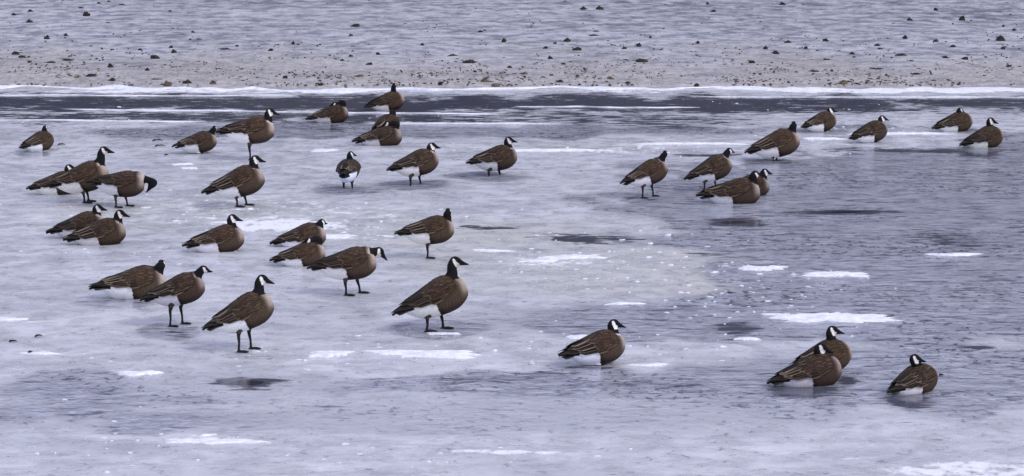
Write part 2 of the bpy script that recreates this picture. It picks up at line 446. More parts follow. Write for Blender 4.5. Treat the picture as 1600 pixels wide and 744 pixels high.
def snow_patch(u, v, wp, hp, th, label, seed):
    th *= .6
    x, y = ground_at(u, v + hp * .35); x = float(x); y = float(y)
    pm = pix_per_m(v)
    hw = wp / 2 / pm
    hd = max(hp / 2, 1.6) / pm / sin(PITCH) * .62
    hd = max(.03, hd)
    rnd = random.Random(seed)
    K, R = 132, 7
    V = [(0, 0, th * .9)]
    ph = [rnd.uniform(0, 6.28) for _ in range(4)]
    for r in range(1, R + 1):
        q = r / R
        for k in range(K):
            a = 2 * pi * k / K
            rr = 1 + .16 * sin(2 * a + ph[0]) + .12 * sin(3 * a + ph[1]) + .10 * sin(7 * a + ph[2])
            rr *= .36 + .75 * float(fbm(4 + 2.6 * cos(a), 4 + 2.6 * sin(a), 2, seed)) + .62 * float(fbm(9 + 9 * cos(a), 9 + 9 * sin(a), 3, seed + 5))
            ca, sa = cos(a), sin(a)
            px = q * hw * math.copysign(abs(ca) ** .8, ca) * rr; py = q * hd * math.copysign(abs(sa) ** .7, sa) * rr * 1.1
            hgt = th * (1 - q ** 5) * (.1 + 1.5 * float(fbm((x + px) * 11, (y + py) * 9, 3, seed)))
            if r == R: hgt = -.006
            elif r == R - 1: hgt = max(hgt * .7, th * .25)
            V.append((px, py, hgt))
    Fc = [(0, 1 + k, 1 + (k + 1) % K) for k in range(K)]
    for r in range(R - 1):
        for k in range(K):
            a = 1 + r * K + k; b = 1 + r * K + (k + 1) % K
            Fc.append((a, a + K, b + K, b))
    o = mesh_object('snow_patch', V, Fc, MAT_SNOW)
    o.location = (x, y, 0)
    tag(o, label, 'snow patch', 'snow patches and floes lying on the ice')
    return o
for i, s in enumerate(SNOW):
    snow_patch(*s, 50 + i)

# ---- crumbs of ice: nobody could count them
def crumbs():
    rnd = random.Random(5)
    fields = [(360, 330, 360, 30, 260), (980, 415, 280, 55, 420), (560, 362, 190, 18, 160), (1150, 460, 200, 45, 170), (350, 560, 300, 16, 90),
              (230, 690, 260, 40, 90), (700, 715, 420, 22, 70), (980, 235, 230, 9, 160), (1380, 208, 160, 10, 90), (780, 545, 350, 22, 120),
              (200, 400, 240, 30, 60), (1000, 540, 200, 30, 80), (1300, 160, 400, 16, 40), (500, 184, 500, 16, 50), (1300, 500, 200, 30, 60)]
    V = []; Fc = []
    for (u, v, ru, rv, n) in fields:
        for _ in range(int(n * .3)):
            uu = rnd.gauss(u, ru * .5); vv = rnd.gauss(v, rv * .5)
            if vv < 142: continue
            x, y = ground_at(uu, vv)
            s = rnd.uniform(.004, .013) * (2.2 if rnd.random() < .10 else 1)
            el = rnd.uniform(1.2, 4.0); rot = rnd.uniform(-.5, .5)
            b = len(V); K = 7
            for k in range(K):
                a = 2 * pi * k / K; r = s * rnd.uniform(.45, 1.4)
                dx = r * el * cos(a); dy = r * 1.6 * sin(a)
                V.append((x + dx * cos(rot) - dy * sin(rot), y + dx * sin(rot) + dy * cos(rot), -.006))
            for k in range(K):
                a = 2 * pi * k / K; r = s * rnd.uniform(.4, .8)
                dx = r * el * cos(a); dy = r * 1.6 * sin(a)
                V.append((x + dx * cos(rot) - dy * sin(rot), y + dx * sin(rot) + dy * cos(rot), s * rnd.uniform(.15, .55)))
            for k in range(K):
                Fc.append((b + k, b + (k + 1) % K, b + K + (k + 1) % K, b + K + k))
            Fc.append(tuple(b + K + k for k in range(K)))
    o = mesh_object('ice_crumbs', V, Fc, MAT_SNOW)
    tag(o, 'scattered white crumbs of broken ice on the frozen surface', 'ice crumbs', kind='stuff')
crumbs()

# ------------------------------------------------------------------ the wood on the far bank, mirrored in the wet ice
def far_wood():
    import bmesh
    rnd = random.Random(3)
    t = NT('winter_wood')
    tc = t.n('ShaderNodeTexCoord').outputs['Object']
    t.principled(t.mix(t.noise(tc, 1.5, 4, .7), (.012, .013, .012), (.045, .04, .035)), .9, .1)
    ico = bmesh.new(); bmesh.ops.create_icosphere(ico, subdivisions=2, radius=1.0)
    iv = np.array([v.co[:] for v in ico.verts]); fi = [tuple(v.index for v in f.verts) for f in ico.faces]; ico.free()
    V = []; Fc = []
    for k in range(230):
        x = rnd.uniform(-130, 130); y = rnd.uniform(118, 150); h = rnd.uniform(21.5, 27) * y / 122; r = rnd.uniform(3, 5.5)
        for part in range(3):
            b = len(V); cz = h * (.30 + .26 * part); rr = r * (1.1 - .22 * part)
            j = np.array([rnd.uniform(.72, 1.28) for _ in iv])[:, None]
            p = iv * j * np.array([rr, rr, h * .27]) + np.array([x + rnd.uniform(-1, 1), y + rnd.uniform(-1, 1), cz])
            V += [tuple(q) for q in p]; Fc += [tuple(b + a for a in f) for f in fi]
        b = len(V)
        for z, q in ((-.5, .45), (h * .6, .25)):
            for a in range(6): V.append((x + q * cos(a * pi / 3), y + q * sin(a * pi / 3), z))
        for a in range(6): Fc.append((b + a, b + (a + 1) % 6, b + 6 + (a + 1) % 6, b + 6 + a))
    o = mesh_object('far_wood', V, Fc, t.m, smooth=False)
    tag(o, 'dark bare wood on the far bank, seen only as a reflection in the wet ice', 'wood', kind='stuff')
far_wood()

# ------------------------------------------------------------------ clumps on the flat
def mud_material(name, c1, c2):
    t = NT(name)
    tc = t.n('ShaderNodeTexCoord').outputs['Object']
    n = t.noise(tc, 30, 4, 0.65)
    c = t.mix(t.rng(n, .3, .7), c1, c2)
    t.principled(c, 0.85, 0.2, t.bump(n, .8, .02))
    return t.m
MAT_MUD = mud_material('dark_mud', (.012, .011, .011), (.055, .045, .036))
MAT_LEAF = mud_material('dead_leaf', (.055, .042, .030), (.20, .155, .11))
MAT_TWIG = mud_material('twig', (.02, .016, .013), (.07, .05, .035))

CL = [(22, 22, 9, 4), (47, 17, 10, 5), (46, 33, 10, 6), (135, 22, 16, 6), (73, 58, 12, 6), (103, 54, 8, 4), (25, 83, 16, 6), (34, 88, 12, 4), (46, 97, 10, 4),
      (170, 2, 7, 4), (190, 7, 14, 3), (127, 12, 9, 3), (155, 5, 10, 3), (267, 74, 8, 5), (272, 79, 11, 8), (243, 88, 18, 7), (173, 103, 12, 7), (302, 50, 7, 4), (310, 61, 9, 3),
      (297, 62, 6, 3), (219, 77, 7, 3), (230, 108, 9, 6), (176, 125, 12, 6), (262, 130, 14, 8), (292, 128, 16, 6), (333, 128, 12, 8), (370, 71, 8, 3), (105, 93, 18, 3), (80, 97, 18, 3),
      (266, 17, 7, 3), (352, 76, 14, 3), (243, 124, 16, 4), (142, 117, 20, 4), (120, 121, 10, 4),
      (555, 39, 13, 5), (548, 55, 9, 4), (458, 67, 8, 5), (423, 78, 10, 5), (660, 69, 8, 5), (787, 64, 10, 7), (750, 49, 10, 5), (591, 84, 9, 5), (549, 87, 8, 4), (534, 94, 9, 4),
      (577, 99, 14, 5), (560, 118, 15, 6), (445, 120, 9, 5), (757, 124, 15, 8), (688, 130, 8, 5), (774, 132, 16, 4), (735, 96, 20, 5), (708, 86, 14, 3), (797, 104, 8, 4), (540, 134, 6, 4), (501, 131, 12, 3),
      (912, 13, 12, 6), (937, 12, 14, 7), (1106, 6, 8, 5), (1115, 17, 10, 5), (886, 62, 14, 7), (900, 76, 17, 7), (930, 49, 12, 4), (926, 55, 14, 3), (975, 75, 8, 3), (867, 67, 6, 3), (852, 74, 9, 4),
      (860, 90, 10, 6), (880, 100, 11, 4), (1003, 94, 20, 5), (1016, 58, 5, 3), (1090, 66, 9, 4), (1196, 74, 9, 6), (998, 70, 10, 6), (902, 119, 8, 5), (875, 127, 12, 5), (954, 121, 14, 5), (981, 129, 10, 4),
      (819, 114, 13, 5), (1088, 132, 10, 4), (862, 117, 9, 3), (1175, 96, 10, 4),
      (1223, 6, 11, 5), (1462, 14, 11, 5), (1422, 30, 11, 6), (1503, 28, 11, 9), (1290, 62, 10, 4), (1231, 65, 14, 4), (1370, 70, 11, 7), (1375, 76, 10, 4), (1414, 58, 9, 7), (1462, 63, 12, 5), (1563, 60, 16, 8),
      (1489, 72, 12, 5), (1213, 81, 12, 6), (1408, 85, 20, 4), (1478, 89, 12, 5), (1508, 91, 14, 5), (1425, 95, 9, 3), (1332, 83, 8, 4), (1291, 93, 12, 3), (1567, 74, 9, 4), (1317, 128, 14, 7), (1432, 115, 14, 4),
      (1568, 40, 5, 3), (1585, 46, 9, 4), (1259, 74, 7, 3), (1576, 103, 9, 4), (1370, 107, 22, 3), (1300, 110, 5, 4), (1483, 125, 9, 3), (1538, 119, 8, 3), (1460, 126, 12, 3), (1275, 111, 18, 3)]
def clump(u, v, wp, hp, seed, label, mat, name='mud_clump', cat='mud clump', group='dark clumps frozen into the flat'):
    rnd = random.Random(seed)
    x, y = ground_at(u, v + hp * .4, .03)
    pm = pix_per_m(v)
    hw = wp / 2 / pm * rnd.uniform(.8, 1.05); ht = hp / pm * rnd.uniform(.7, 1.0); hd = hw * .8
    K, R = 14, 6
    px_ = rnd.uniform(-.45, .45); V = [(px_ * hw, 0, ht * .8)]; 
    for r in range(1, R + 1):
        q = r / R
        for k in range(K):
            a = 2 * pi * k / K
            j = rnd.uniform(.72, 1.28)
            V.append((hw * (q * cos(a) * j + px_ * (1 - q)), hd * q * sin(a) * j, ht * (1 - q ** 2.2) * rnd.uniform(.4, 1.15) - .03 * (r == R)))
    Fc = [(0, 1 + k, 1 + (k + 1) % K) for k in range(K)]
    for r in range(R - 1):
        for k in range(K):
            a = 1 + r * K + k; b = 1 + r * K + (k + 1) % K
            Fc.append((a, a + K, b + K, b))
    # stalks and torn blades sticking out of it
    for _ in range(rnd.randint(1, 5)):
        a = rnd.uniform(0, 6.28); l = hw * rnd.uniform(.5, 1.2)
        bx, by = hw * .4 * cos(a), hd * .4 * sin(a)
        ex, ey, ez = bx + l * cos(a), by + l * sin(a), ht * rnd.uniform(-.1, .9)
        wd = .006 + .004 * rnd.random(); b = len(V)
        V += [(bx, by - wd, ht * .4), (bx, by + wd, ht * .4), (bx, by, ht * .4 + 2 * wd), (ex, ey - wd * .5, ez), (ex, ey + wd * .5, ez), (ex, ey, ez + wd)]
        Fc += [(b, b + 1, b + 4, b + 3), (b + 1, b + 2, b + 5, b + 4), (b + 2, b, b + 3, b + 5), (b + 3, b + 4, b + 5), (b, b + 2, b + 1)]
    o = mesh_object(name, V, Fc, mat, smooth=False)
    o.location = (float(x), float(y), .03)
    tag(o, label, cat, group)
    return o
CL_NAMED = {(272, 79): 'tallest black clump on the flat at left, above the crouching dark gap',
            (46, 33): 'black peaked clump high up near the left corner',
            (243, 88): 'wide low black clump just in front left of the tallest one at left',
            (912, 13): 'solid black clump near the top edge right of the middle',
            (937, 12): 'broad tufted clump at the top edge right beside a solid black clump',
            (886, 62): 'broad dark clump right of middle, behind a wider black one',
            (900, 76): 'wide black clump right of middle, in front of a broad dark one',
            (1503, 28): 'tall pointed grey clump near the upper right corner',
            (1563, 60): 'large brown tuft on the flat close to the right edge',
            (1370, 70): 'tilted upright dark clump at right with a smaller one at its foot',
            (1317, 128): 'straw coloured tuft right at the snow ridge above the right hand geese',
            (757, 124): 'spiky brown tuft near the snow ridge right of the farthest goose',
            (262, 130): 'brown hummock against the snow ridge at left',
            (555, 39): 'flat topped black clump high above the farthest goose',
            (787, 64): 'rounded black clump alone right of middle height of the flat',
            (1003, 94): 'long low double clump on the flat above the right hand standing goose'}
LM = {(272, 79): 'the tallest black clump at left', (46, 33): 'the peaked clump near the left corner', (243, 88): 'the wide low clump at left',
      (912, 13): 'the solid black clump near the top edge', (900, 76): 'the widest black clump at centre right', (1503, 28): 'the pointed grey clump at upper right',
      (1563, 60): 'the big brown tuft near the right edge', (1370, 70): 'the tilted upright clump at right', (1317, 128): 'the straw coloured tuft',
      (757, 124): 'the spiky brown tuft near the ridge', (262, 130): 'the brown hummock at left', (555, 39): 'the flat topped clump above the farthest goose',
      (787, 64): 'the lone rounded clump right of centre', (1003, 94): 'the long double clump'}
ORD = ['', 'second ', 'third ', 'fourth ', 'fifth ', 'sixth ', 'seventh ', 'eighth ', 'ninth ', 'tenth ', 'eleventh ', 'twelfth ']
rel = {}
for (u, v, a, b) in CL:
    if (u, v) in CL_NAMED: continue
    L = min(LM, key=lambda q: ((q[0] - u) / 2.2) ** 2 + ((q[1] - v)) ** 2)
    du, dv_ = u - L[0], v - L[1]
    if abs(du) > 1.5 * abs(dv_): dr = 'right of' if du > 0 else 'left of'
    else: dr = 'in front of' if dv_ > 0 else 'behind'
    rel.setdefault((L, dr), []).append((du * du + (dv_ * 3) ** 2, (u, v), v > 112))
for (L, dr), lst in rel.items():
    lst.sort()
    for k, (_, key, brown) in enumerate(lst):
        CL_NAMED[key] = ('%s%s %s %s' % (ORD[k] if k else 'nearest ', 'brownish clump' if brown else 'small dark clump', dr, LM[L]))
for i, (u, v, a, b) in enumerate(CL):
    brown = v > 112
    lab = CL_NAMED.get((u, v), 'small brownish clump of dead plants frozen in near the snow ridge' if brown else 'small dark mud clump frozen into the grey flat beyond the ridge')
    clump(u, v, a, b, 300 + i, lab, MAT_LEAF if (u, v) in ((1317, 128), (262, 130)) or (brown and i % 2) else MAT_MUD)

def litter(count, seed, spread, name, mat, label, cat):
    rnd = random.Random(seed); V = []; Fc = []
    for _ in range(count):
        v = 134 - abs(rnd.gauss(0, 1)) * spread
        if v < -20: continue
        u = rnd.uniform(-200, 1800)
        if float(fbm(u / 60, v / 7, 2, seed)) < .50: continue
        x, y = ground_at(u, v, .03)
        b = len(V); l = rnd.uniform(.01, .045); wd = rnd.uniform(.004, .014); a = rnd.uniform(0, pi); h = rnd.uniform(.004, .018)
        z = .035
        for (p, q, r) in ((-1, 0, 0), (0, -1, 1), (1, 0, .3), (0, 1, .6)):
            V.append((x + p * l * cos(a) - q * wd * sin(a), y + p * l * sin(a) + q * wd * cos(a), z + r * h))
        V.append((x, y, z - .02))
        Fc += [(b, b + 1, b + 2, b + 3), (b + 1, b, b + 4), (b + 2, b + 1, b + 4), (b + 3, b + 2, b + 4), (b, b + 3, b + 4)]
    o = mesh_object(name, V, Fc, mat, smooth=False)
    tag(o, label, cat, kind='stuff')
litter(2600, 9, 24, 'leaf_litter', MAT_LEAF, 'brown leaf litter and straw scattered on the frozen flat before the ridge', 'leaf litter')
litter(2400, 19, 60, 'mud_specks', MAT_MUD, 'dark specks of mud and weed strewn over the frozen flat', 'mud specks')

def bit(u, v, wp, hp, seed, label):
    """small twig or leaf scrap on the near ice: bent, forked stick"""
    rnd = random.Random(seed)
    x, y = ground_at(u, v); pm = pix_per_m(v); L = wp / pm
    V = []; Fc = []
    def stick(p0, p1, r):
        b = len(V); n = 5
        for i in range(5):
            q = i / 4
            c = [p0[k] + (p1[k] - p0[k]) * q for k in range(3)]
            c[2] += .4 * hp / pm * sin(pi * q); c[1] += rnd.uniform(-.01, .01)
            for k in range(n):
                a = 2 * pi * k / n
                V.append((c[0], c[1] + r * (1.2 - q * .6) * cos(a), c[2] + r * (1.2 - q * .6) * sin(a)))
        for i in range(4):
            for k in range(n):
                a = b + i * n + k; c2 = b + i * n + (k + 1) % n
                Fc.append((a, c2, c2 + n, a + n))
        Fc.append(tuple(b + k for k in range(n))[::-1]); Fc.append(tuple(b + 4 * n + k for k in range(n)))
    stick((-L / 2, 0, .008), (L / 2, .03, .008), .009)
    stick((0, 0, .012), (L * .35, -.04, hp / pm * .9), .007)
    stick((-L * .2, 0, .012), (-L * .4, .05, hp / pm * .6), .006)
    o = mesh_object('twig', V, Fc, MAT_TWIG)
    o.location = (float(x), float(y), 0)
    tag(o, label, 'twig', 'dark twigs and scraps on the near ice')
bit(96, 227, 11, 3, 1, 'dark curled twig on the ice right of the leftmost far goose')
bit(246, 221, 16, 4, 2, 'upper dark twig left of the sitting goose at upper left')
bit(250, 229, 16, 3, 3, 'lower dark twig left of the sitting goose at upper left')
bit(260, 243, 6, 2, 4, 'tiny dark scrap nearest the tail of the sitting goose at upper left')
bit(60, 527, 11, 4, 5, 'dark forked twig at left, farthest of the scraps near the left edge')
bit(20, 535, 12, 3, 6, 'flat dark scrap nearest the left edge')
bit(47, 552, 6, 3, 7, 'short dark twig on the thin snow sliver near the left edge')
bit(1471, 588, 7, 3, 8, 'small dark scrap floating behind the breast of the lone front right goose')

# upright stubs on the flat
def stub(u, v, hp, label):
    x, y = ground_at(u, v, .02); pm = pix_per_m(v); h = hp / pm; V = []; Fc = []; n = 7
    for i, (q, r) in enumerate(((-.1, 1.4), (0, 1.3), (.3, .9), (.7, 1.0), (.9, .8), (1, .5))):
        for k in range(n):
            a = 2 * pi * k / n
            V.append((.016 * r * cos(a) + .012 * sin(q * 5), .016 * r * sin(a), h * q))
    for i in range(5):
        for k in range(n):
            a = i * n + k; b = i * n + (k + 1) % n
            Fc.append((a, b, b + n, a + n))
    Fc.append(tuple(5 * n + k for k in range(n)))
    o = mesh_object('plant_stub', V, Fc, MAT_TWIG); o.location = (float(x), float(y), .02)
    tag(o, label, 'plant stub')
stub(627, 115, 6, 'short upright plant stub on the flat above the farthest goose')
stub(1454, 118, 8, 'short upright plant stub on the flat above the right hand geese')

# ================================================================== GEESE
def plumage_material():
    t = NT('goose_body')
    c = t.attr('col'); P = t.attr('tp').outputs['Vector']
    sp = t.n('ShaderNodeSeparateXYZ'); t.l(P, sp.inputs[0])
    nz = t.noise(P, 26.0, 3, 0.6)
    nf = t.noise(t.mapping(P, (1, 1, .35)), 120.0, 3, 0.6)
    ph = t.math('ADD', t.math('MULTIPLY', sp.outputs[0], 290.0), t.math('MULTIPLY', nz, 15.0))
    ph = t.math('ADD', ph, t.math('MULTIPLY', t.math('MULTIPLY', sp.outputs[2], sp.outputs[2]), 900.0))
    bar = t.math('SINE', ph)
    bar = t.rng(bar, -.2, .9)
    k = c.outputs['Alpha']
    f = t.math('MULTIPLY', t.math('MULTIPLY', bar, k), 0.48)
    pale = t.mix(1.0, c.outputs['Color'], (2.3, 2.3, 2.35), 'MULTIPLY')
    col = t.mix(f, c.outputs['Color'], pale)
    v = t.rng(nf, .25, .75, .82, 1.18)
    col = t.mix(1.0, col, v, 'MULTIPLY')
    oi = t.n('ShaderNodeObjectInfo')
    col = t.mix(1.0, col, oi.outputs['Color'], 'MULTIPLY')
    b = t.bump(t.math('ADD', t.math('MULTIPLY', bar, k), nf), .35, .003)
    p = t.principled(col, 0.8, 0.12, b)
    return t.m
def feather_material():
    t = NT('wing_feathers')
    c = t.attr('col'); fu = t.attr('fuv').outputs['Vector']
    sp = t.n('ShaderNodeSeparateXYZ'); t.l(fu, sp.inputs[0])
    au = t.math('ABSOLUTE', sp.outputs[0])
    e1 = t.rng(sp.outputs[0], .30, .62)
    e2 = t.math('MULTIPLY', t.rng(sp.outputs[1], .86, .97), .65)
    e = t.math('MAXIMUM', e1, e2)
    e = t.math('MULTIPLY', e, t.rng(sp.outputs[1], .1, .45))
    e = t.math('MULTIPLY', e, c.outputs['Alpha'])
    barb = t.noise(t.mapping(fu, (4, 1.5, 1)), 6.0, 3, .6)
    col = t.mix(1.0, c.outputs['Color'], t.rng(barb, .25, .75, .65, 1.3), 'MULTIPLY')
    oi = t.n('ShaderNodeObjectInfo')
    col = t.mix(1.0, col, oi.outputs['Color'], 'MULTIPLY')
    col = t.mix(e, col, (.23, .172, .12))
    sh = t.rng(au, .12, .02)
    col = t.mix(t.math('MULTIPLY', sh, .5), col, (.012, .01, .009))
    t.principled(col, 0.7, 0.16, t.bump(barb, .3, .003))
    return t.m
MAT_BODY, MAT_WING = plumage_material(), feather_material()
def tail_material():
    t = NT('tail_feathers')
    tc = t.n('ShaderNodeTexCoord').outputs['Object']
    n = t.noise(t.mapping(tc, (.3, 6, 1)), 30, 3, .6)
    t.principled(t.mix(t.rng(n, .3, .7), (.006, .006, .007), (.022, .019, .018)), .55, .35)
    return t.m
MAT_TAIL = tail_material()

TX = np.array([-.330, -.30, -.26, -.20, -.13, -.05, .02, .09, .15, .20, .24, .262, .270])
TW = np.array([.012, .046, .074, .104, .130, .150, .160, .161, .150, .128, .096, .058, .014])
TU = np.array([.006, .022, .040, .064, .092, .117, .131, .134, .127, .110, .082, .050, .010])
TD = np.array([.008, .038, .076, .116, .144, .161, .168, .170, .161, .139, .104, .064, .014])
TC = np.array([.015, .012, .008, .0, .0, .0, .0, .0, .0, .0, -.004, -.01, -.012])
def smooth_tab(x, tab):
    # piecewise cubic (monotone-ish) through the table
    x = np.asarray(x, float)
    m = np.gradient(tab, TX)
    i = np.clip(np.searchsorted(TX, x) - 1, 0, len(TX) - 2)
    h = TX[i + 1] - TX[i]; s = np.clip((x - TX[i]) / h, 0, 1)
    return ((2 * s**3 - 3 * s**2 + 1) * tab[i] + (s**3 - 2 * s**2 + s) * h * m[i] + (-2 * s**3 + 3 * s**2) * tab[i + 1] + (s**3 - s**2) * h * m[i + 1])

# wing surface: stays fuller than the rump and runs out over the tail
WX = np.array([-.42, -.395, -.34, -.27, -.20, -.12, -.04, .04, .11, .16, .19])
WW = np.array([.014, .028, .054, .086, .114, .138, .157, .167, .164, .150, .132])
WH = np.array([.012, .020, .036, .060, .082, .104, .124, .136, .134, .122, .106])
WC = np.array([.030, .028, .022, .014, .006, .002, .0, .0, .0, .0, .0])
def wsurf(x, th, lift):
    """th: angle from the top of the back towards the side (rad)"""
    w_ = np.interp(x, WX, WW) + lift; h_ = np.interp(x, WX, WH) + lift; c_ = np.interp(x, WX, WC)
    th = np.asarray(th)
    dn = np.where(th > pi / 2, 1.25, 1.0)
    return np.stack([x + 0 * th, w_ * np.sin(th), c_ + h_ * np.cos(th) * dn], -1)
def thmax(x):
    return np.interp(x, [-.43, -.3, -.2, -.1, 0, .08, .15, .19], [radians(d) for d in (70, 76, 80, 84, 90, 86, 68, 50)])

def wing_mesh(side, seed):
    rnd = random.Random(seed)
    V, Fc, C, UV = [], [], [], []
    base = np.array([.032, .0185, .0105])
    # under-layer shell
    xs = np.linspace(.185, -.425, 26); n = 12
    for x in xs:
        ths = np.linspace(radians(0), float(thmax(x)), n)
        p = wsurf(np.full(n, x), ths, -.003)
        q = wsurf(np.array([x]), np.array([float(thmax(x))]), -.03)
        p = np.vstack([p, q])
        V += [tuple(a) for a in p]; dk = sstep(-.06, -.24, x)
        for _ in range(n + 1):
            C.append(tuple(base * (1 - dk) * .8 + np.array([.010, .009, .009]) * dk) + (0.0,)); UV.append((.3, .0, 0))
    for i in range(len(xs) - 1):
        for j in range(n):
            a = i * (n + 1) + j
            Fc.append((a, a + n + 1, a + n + 2, a + 1))
    def feather(x0, t0, x1, t1, wd, l0, l1, col, edge, tip=.25):
        nu, nv = 5, 7; b = len(V)
        for i in range(nv):
            s = i / (nv - 1)
            prof = min(1, .55 + s * 1.1)
            if s > 1 - tip:
                prof *= sqrt(max(0.02, 1 - ((s - 1 + tip) / tip) ** 2))
            x = x0 + (x1 - x0) * s; t = t0 + (t1 - t0) * s
            R = float(np.interp(x, WX, (WW + WH) / 2)) + .01
            for j in range(nu):
                u = -1 + 2 * j / (nu - 1)
                l = l0 + (l1 - l0) * s + .003 * (1 - u * u)
                th = t + u * wd * .5 * prof / R
                V.append(tuple(wsurf(np.array([x - .006 * (1 - u * u) * s]), np.array([th]), l)[0]))
                fall = 1 - .62 * float(sstep(-.06, -.27, x)); C.append(tuple(np.array(col) * fall) + (edge,)); UV.append((u, s, 0))
        for i in range(nv - 1):
            for j in range(nu - 1):
                a = b + i * nu + j
                Fc.append((a, a + nu, a + nu + 1, a + 1))
    J = rnd.uniform
    # primaries: long, nearly black, crossing over the tail
    for k in range(6):
        t0 = radians(30 + 8.5 * k)
        feather(-.13 + .004 * k, t0, -.42 + .016 * k + J(-.004, .004), t0 * .8, .030, .001 + .0012 * (6 - k), .004 + .001 * (6 - k),
                np.array([.011, .010, .010]) * J(.7, 1.4), .22, .18)
    # secondaries / tertials: long with pale margins
    for k in range(7):
        t0 = radians(14 + 11.3 * k + J(-3, 3))
        xe = -.35 + .020 * k if k > 1 else -.29 - .02 * k
        feather(.03 + J(-.01, .01), t0, xe + J(-.02, .02), t0 * .90, .056, .004, .010 + .0022 * (7 - k),
                base * J(.15, .75), J(.05, 1.0), .16)
    # greater coverts
    for k in range(11):
        t0 = radians(6 + 8.0 * k + J(-2, 2))
        feather(.06, t0, -.10 - J(0, .07) + .004 * k, t0 + radians(J(-1, 2)), .050, .006, .015, base * J(.45, 1.25), J(.35, .8), .2)
    # rows of smaller coverts and scapulars
    for r, (x0, ln, w_, num) in enumerate([(.060, .12, .038, 11), (.095, .105, .036, 11), (.125, .095, .033, 11), (.150, .085, .031, 10), (.170, .075, .028, 9)]):
        tm = float(thmax(x0 - .05)) * .97
        for k in range(num):
            t0 = radians(3) + (tm - radians(3)) * (k + .5 * (r % 2)) / num + radians(J(-2, 2))
            if t0 > tm: continue
            feather(x0 + J(-.006, .006), t0, x0 - ln + J(-.008, .008), t0 + radians(J(-1, 3)), w_, .006 + .001 * r, .013 + .0013 * r,
                    base * J(.55, 1.5) * np.array([1.08, 1.0, .92]), J(.1, .55), .35)
    if side < 0:
        V = [(a, -b, c) for a, b, c in V]; Fc = [f[::-1] for f in Fc]
    me = bpy.data.meshes.new('wing')
    me.from_pydata(V, [], Fc); me.update()
    me.polygons.foreach_set('use_smooth', [True] * len(me.polygons))
    point_color(me, 'col', np.array(C)); point_vec(me, 'fuv', np.array(UV))
    me.materials.append(MAT_WING)
    return me
# wings lie outwards from +y; 'side' mirrors
WINGS = [(wing_mesh(1, 10 + i), wing_mesh(-1, 40 + i)) for i in range(5)]

def tail_mesh():
    V, Fc = [], []
    xs = np.linspace(-.235, -.378, 9); n = 9
    for i, x in enumerate(xs):
        q = i / 8
        hw = .046 + .028 * q - (.03 * max(0, q - .8) * 5 if q > .8 else 0)
        for lev in (1, -1):
            for j in range(n):
                u = -1 + 2 * j / (n - 1)
                th = (.010 * (1 - q) + .004) * (1 - .6 * u * u)
                xx = x - (.008 * (1 - u * u) if i == 8 else 0) + (.006 * (j % 2) if i == 8 else 0)
                V.append((xx, hw * u, .012 - .012 * u * u - .012 * q + lev * th))
    for i in range(8):
        for j in range(n - 1):
            a = i * 2 * n + j
            Fc.append((a, a + 1, a + 1 + 2 * n, a + 2 * n))
            a += n
            Fc.append((a, a + 2 * n, a + 1 + 2 * n, a + 1))
        for j in (0, n - 1):
            a = i * 2 * n + j
            Fc.append((a, a + 2 * n, a + 3 * n, a + n) if j == 0 else (a, a + n, a + 3 * n, a + 2 * n))
    a = 8 * 2 * n
    for j in range(n - 1): Fc.append((a + j, a + j + 1, a + n + j + 1, a + n + j))
    me = bpy.data.meshes.new('tail'); me.from_pydata(V, [], Fc); me.update()
    me.polygons.foreach_set('use_smooth', [True] * len(me.polygons))
    me.materials.append(MAT_TAIL)
    return me
TAIL = tail_mesh()

class Soup:
    def __init__(s): s.V = []; s.F = []
    def rings(s, rings):
        n = len(rings[0]); b = len(s.V)
        for r in rings: s.V += [tuple(p) for p in r]
        for i in range(len(rings) - 1):
            for j in range(n):
                a = b + i * n + j; c = b + i * n + (j + 1) % n
                s.F.append((a, c, c + n, a + n))
        s.F.append(tuple(b + j for j in range(n))[::-1])
        s.F.append(tuple(b + (len(rings) - 1) * n + j for j in range(n)))
    def tube(s, pts, rad, n=12, ref=(0, 1, 0), flat=1.0):
        pts = np.array(pts, float); rg = []
        ref = np.array(ref, float)
        for i, p in enumerate(pts):
            t = pts[min(i + 1, len(pts) - 1)] - pts[max(i - 1, 0)]
            t /= np.linalg.norm(t) + 1e-9
            a = ref - t * ref.dot(t); a /= np.linalg.norm(a) + 1e-9
            b = np.cross(t, a)
            r = rad[i]
            ra, rb = (r if isinstance(r, tuple) else (r, r * flat))
            rg.append([p + a * ra * cos(2 * pi * k / n) + b * rb * sin(2 * pi * k / n) for k in range(n)])
        s.rings(rg)

def catmull(P, n=10):
    P = [np.array(p, float) for p in P]
    P = [2 * P[0] - P[1]] + P + [2 * P[-1] - P[-2]]
    out = []
    for i in range(1, len(P) - 2):
        for k in range(n):
            s = k / n
            out.append(.5 * ((2 * P[i]) + (-P[i-1] + P[i+1]) * s + (2*P[i-1] - 5*P[i] + 4*P[i+1] - P[i+2]) * s*s + (-P[i-1] + 3*P[i] - 3*P[i+1] + P[i+2]) * s**3))
    out.append(P[-2])
    return np.array(out)

CHEEK = [(-.034, .020), (-.022, .028), (-.010, .020), (.008, -.004), (.030, -.018), (.034, -.06), (.010, -.06), (-.006, -.036), (-.022, -.010)]
def inpoly(x, y, poly):
    r = np.zeros(x.shape, bool); j = len(poly) - 1
    for i in range(len(poly)):
        xi, yi = poly[i]; xj, yj = poly[j]
        c = ((yi > y) != (yj > y)) & (x < (xj - xi) * (y - yi) / (yj - yi + 1e-12) + xi)
        r ^= c; j = i
    return r

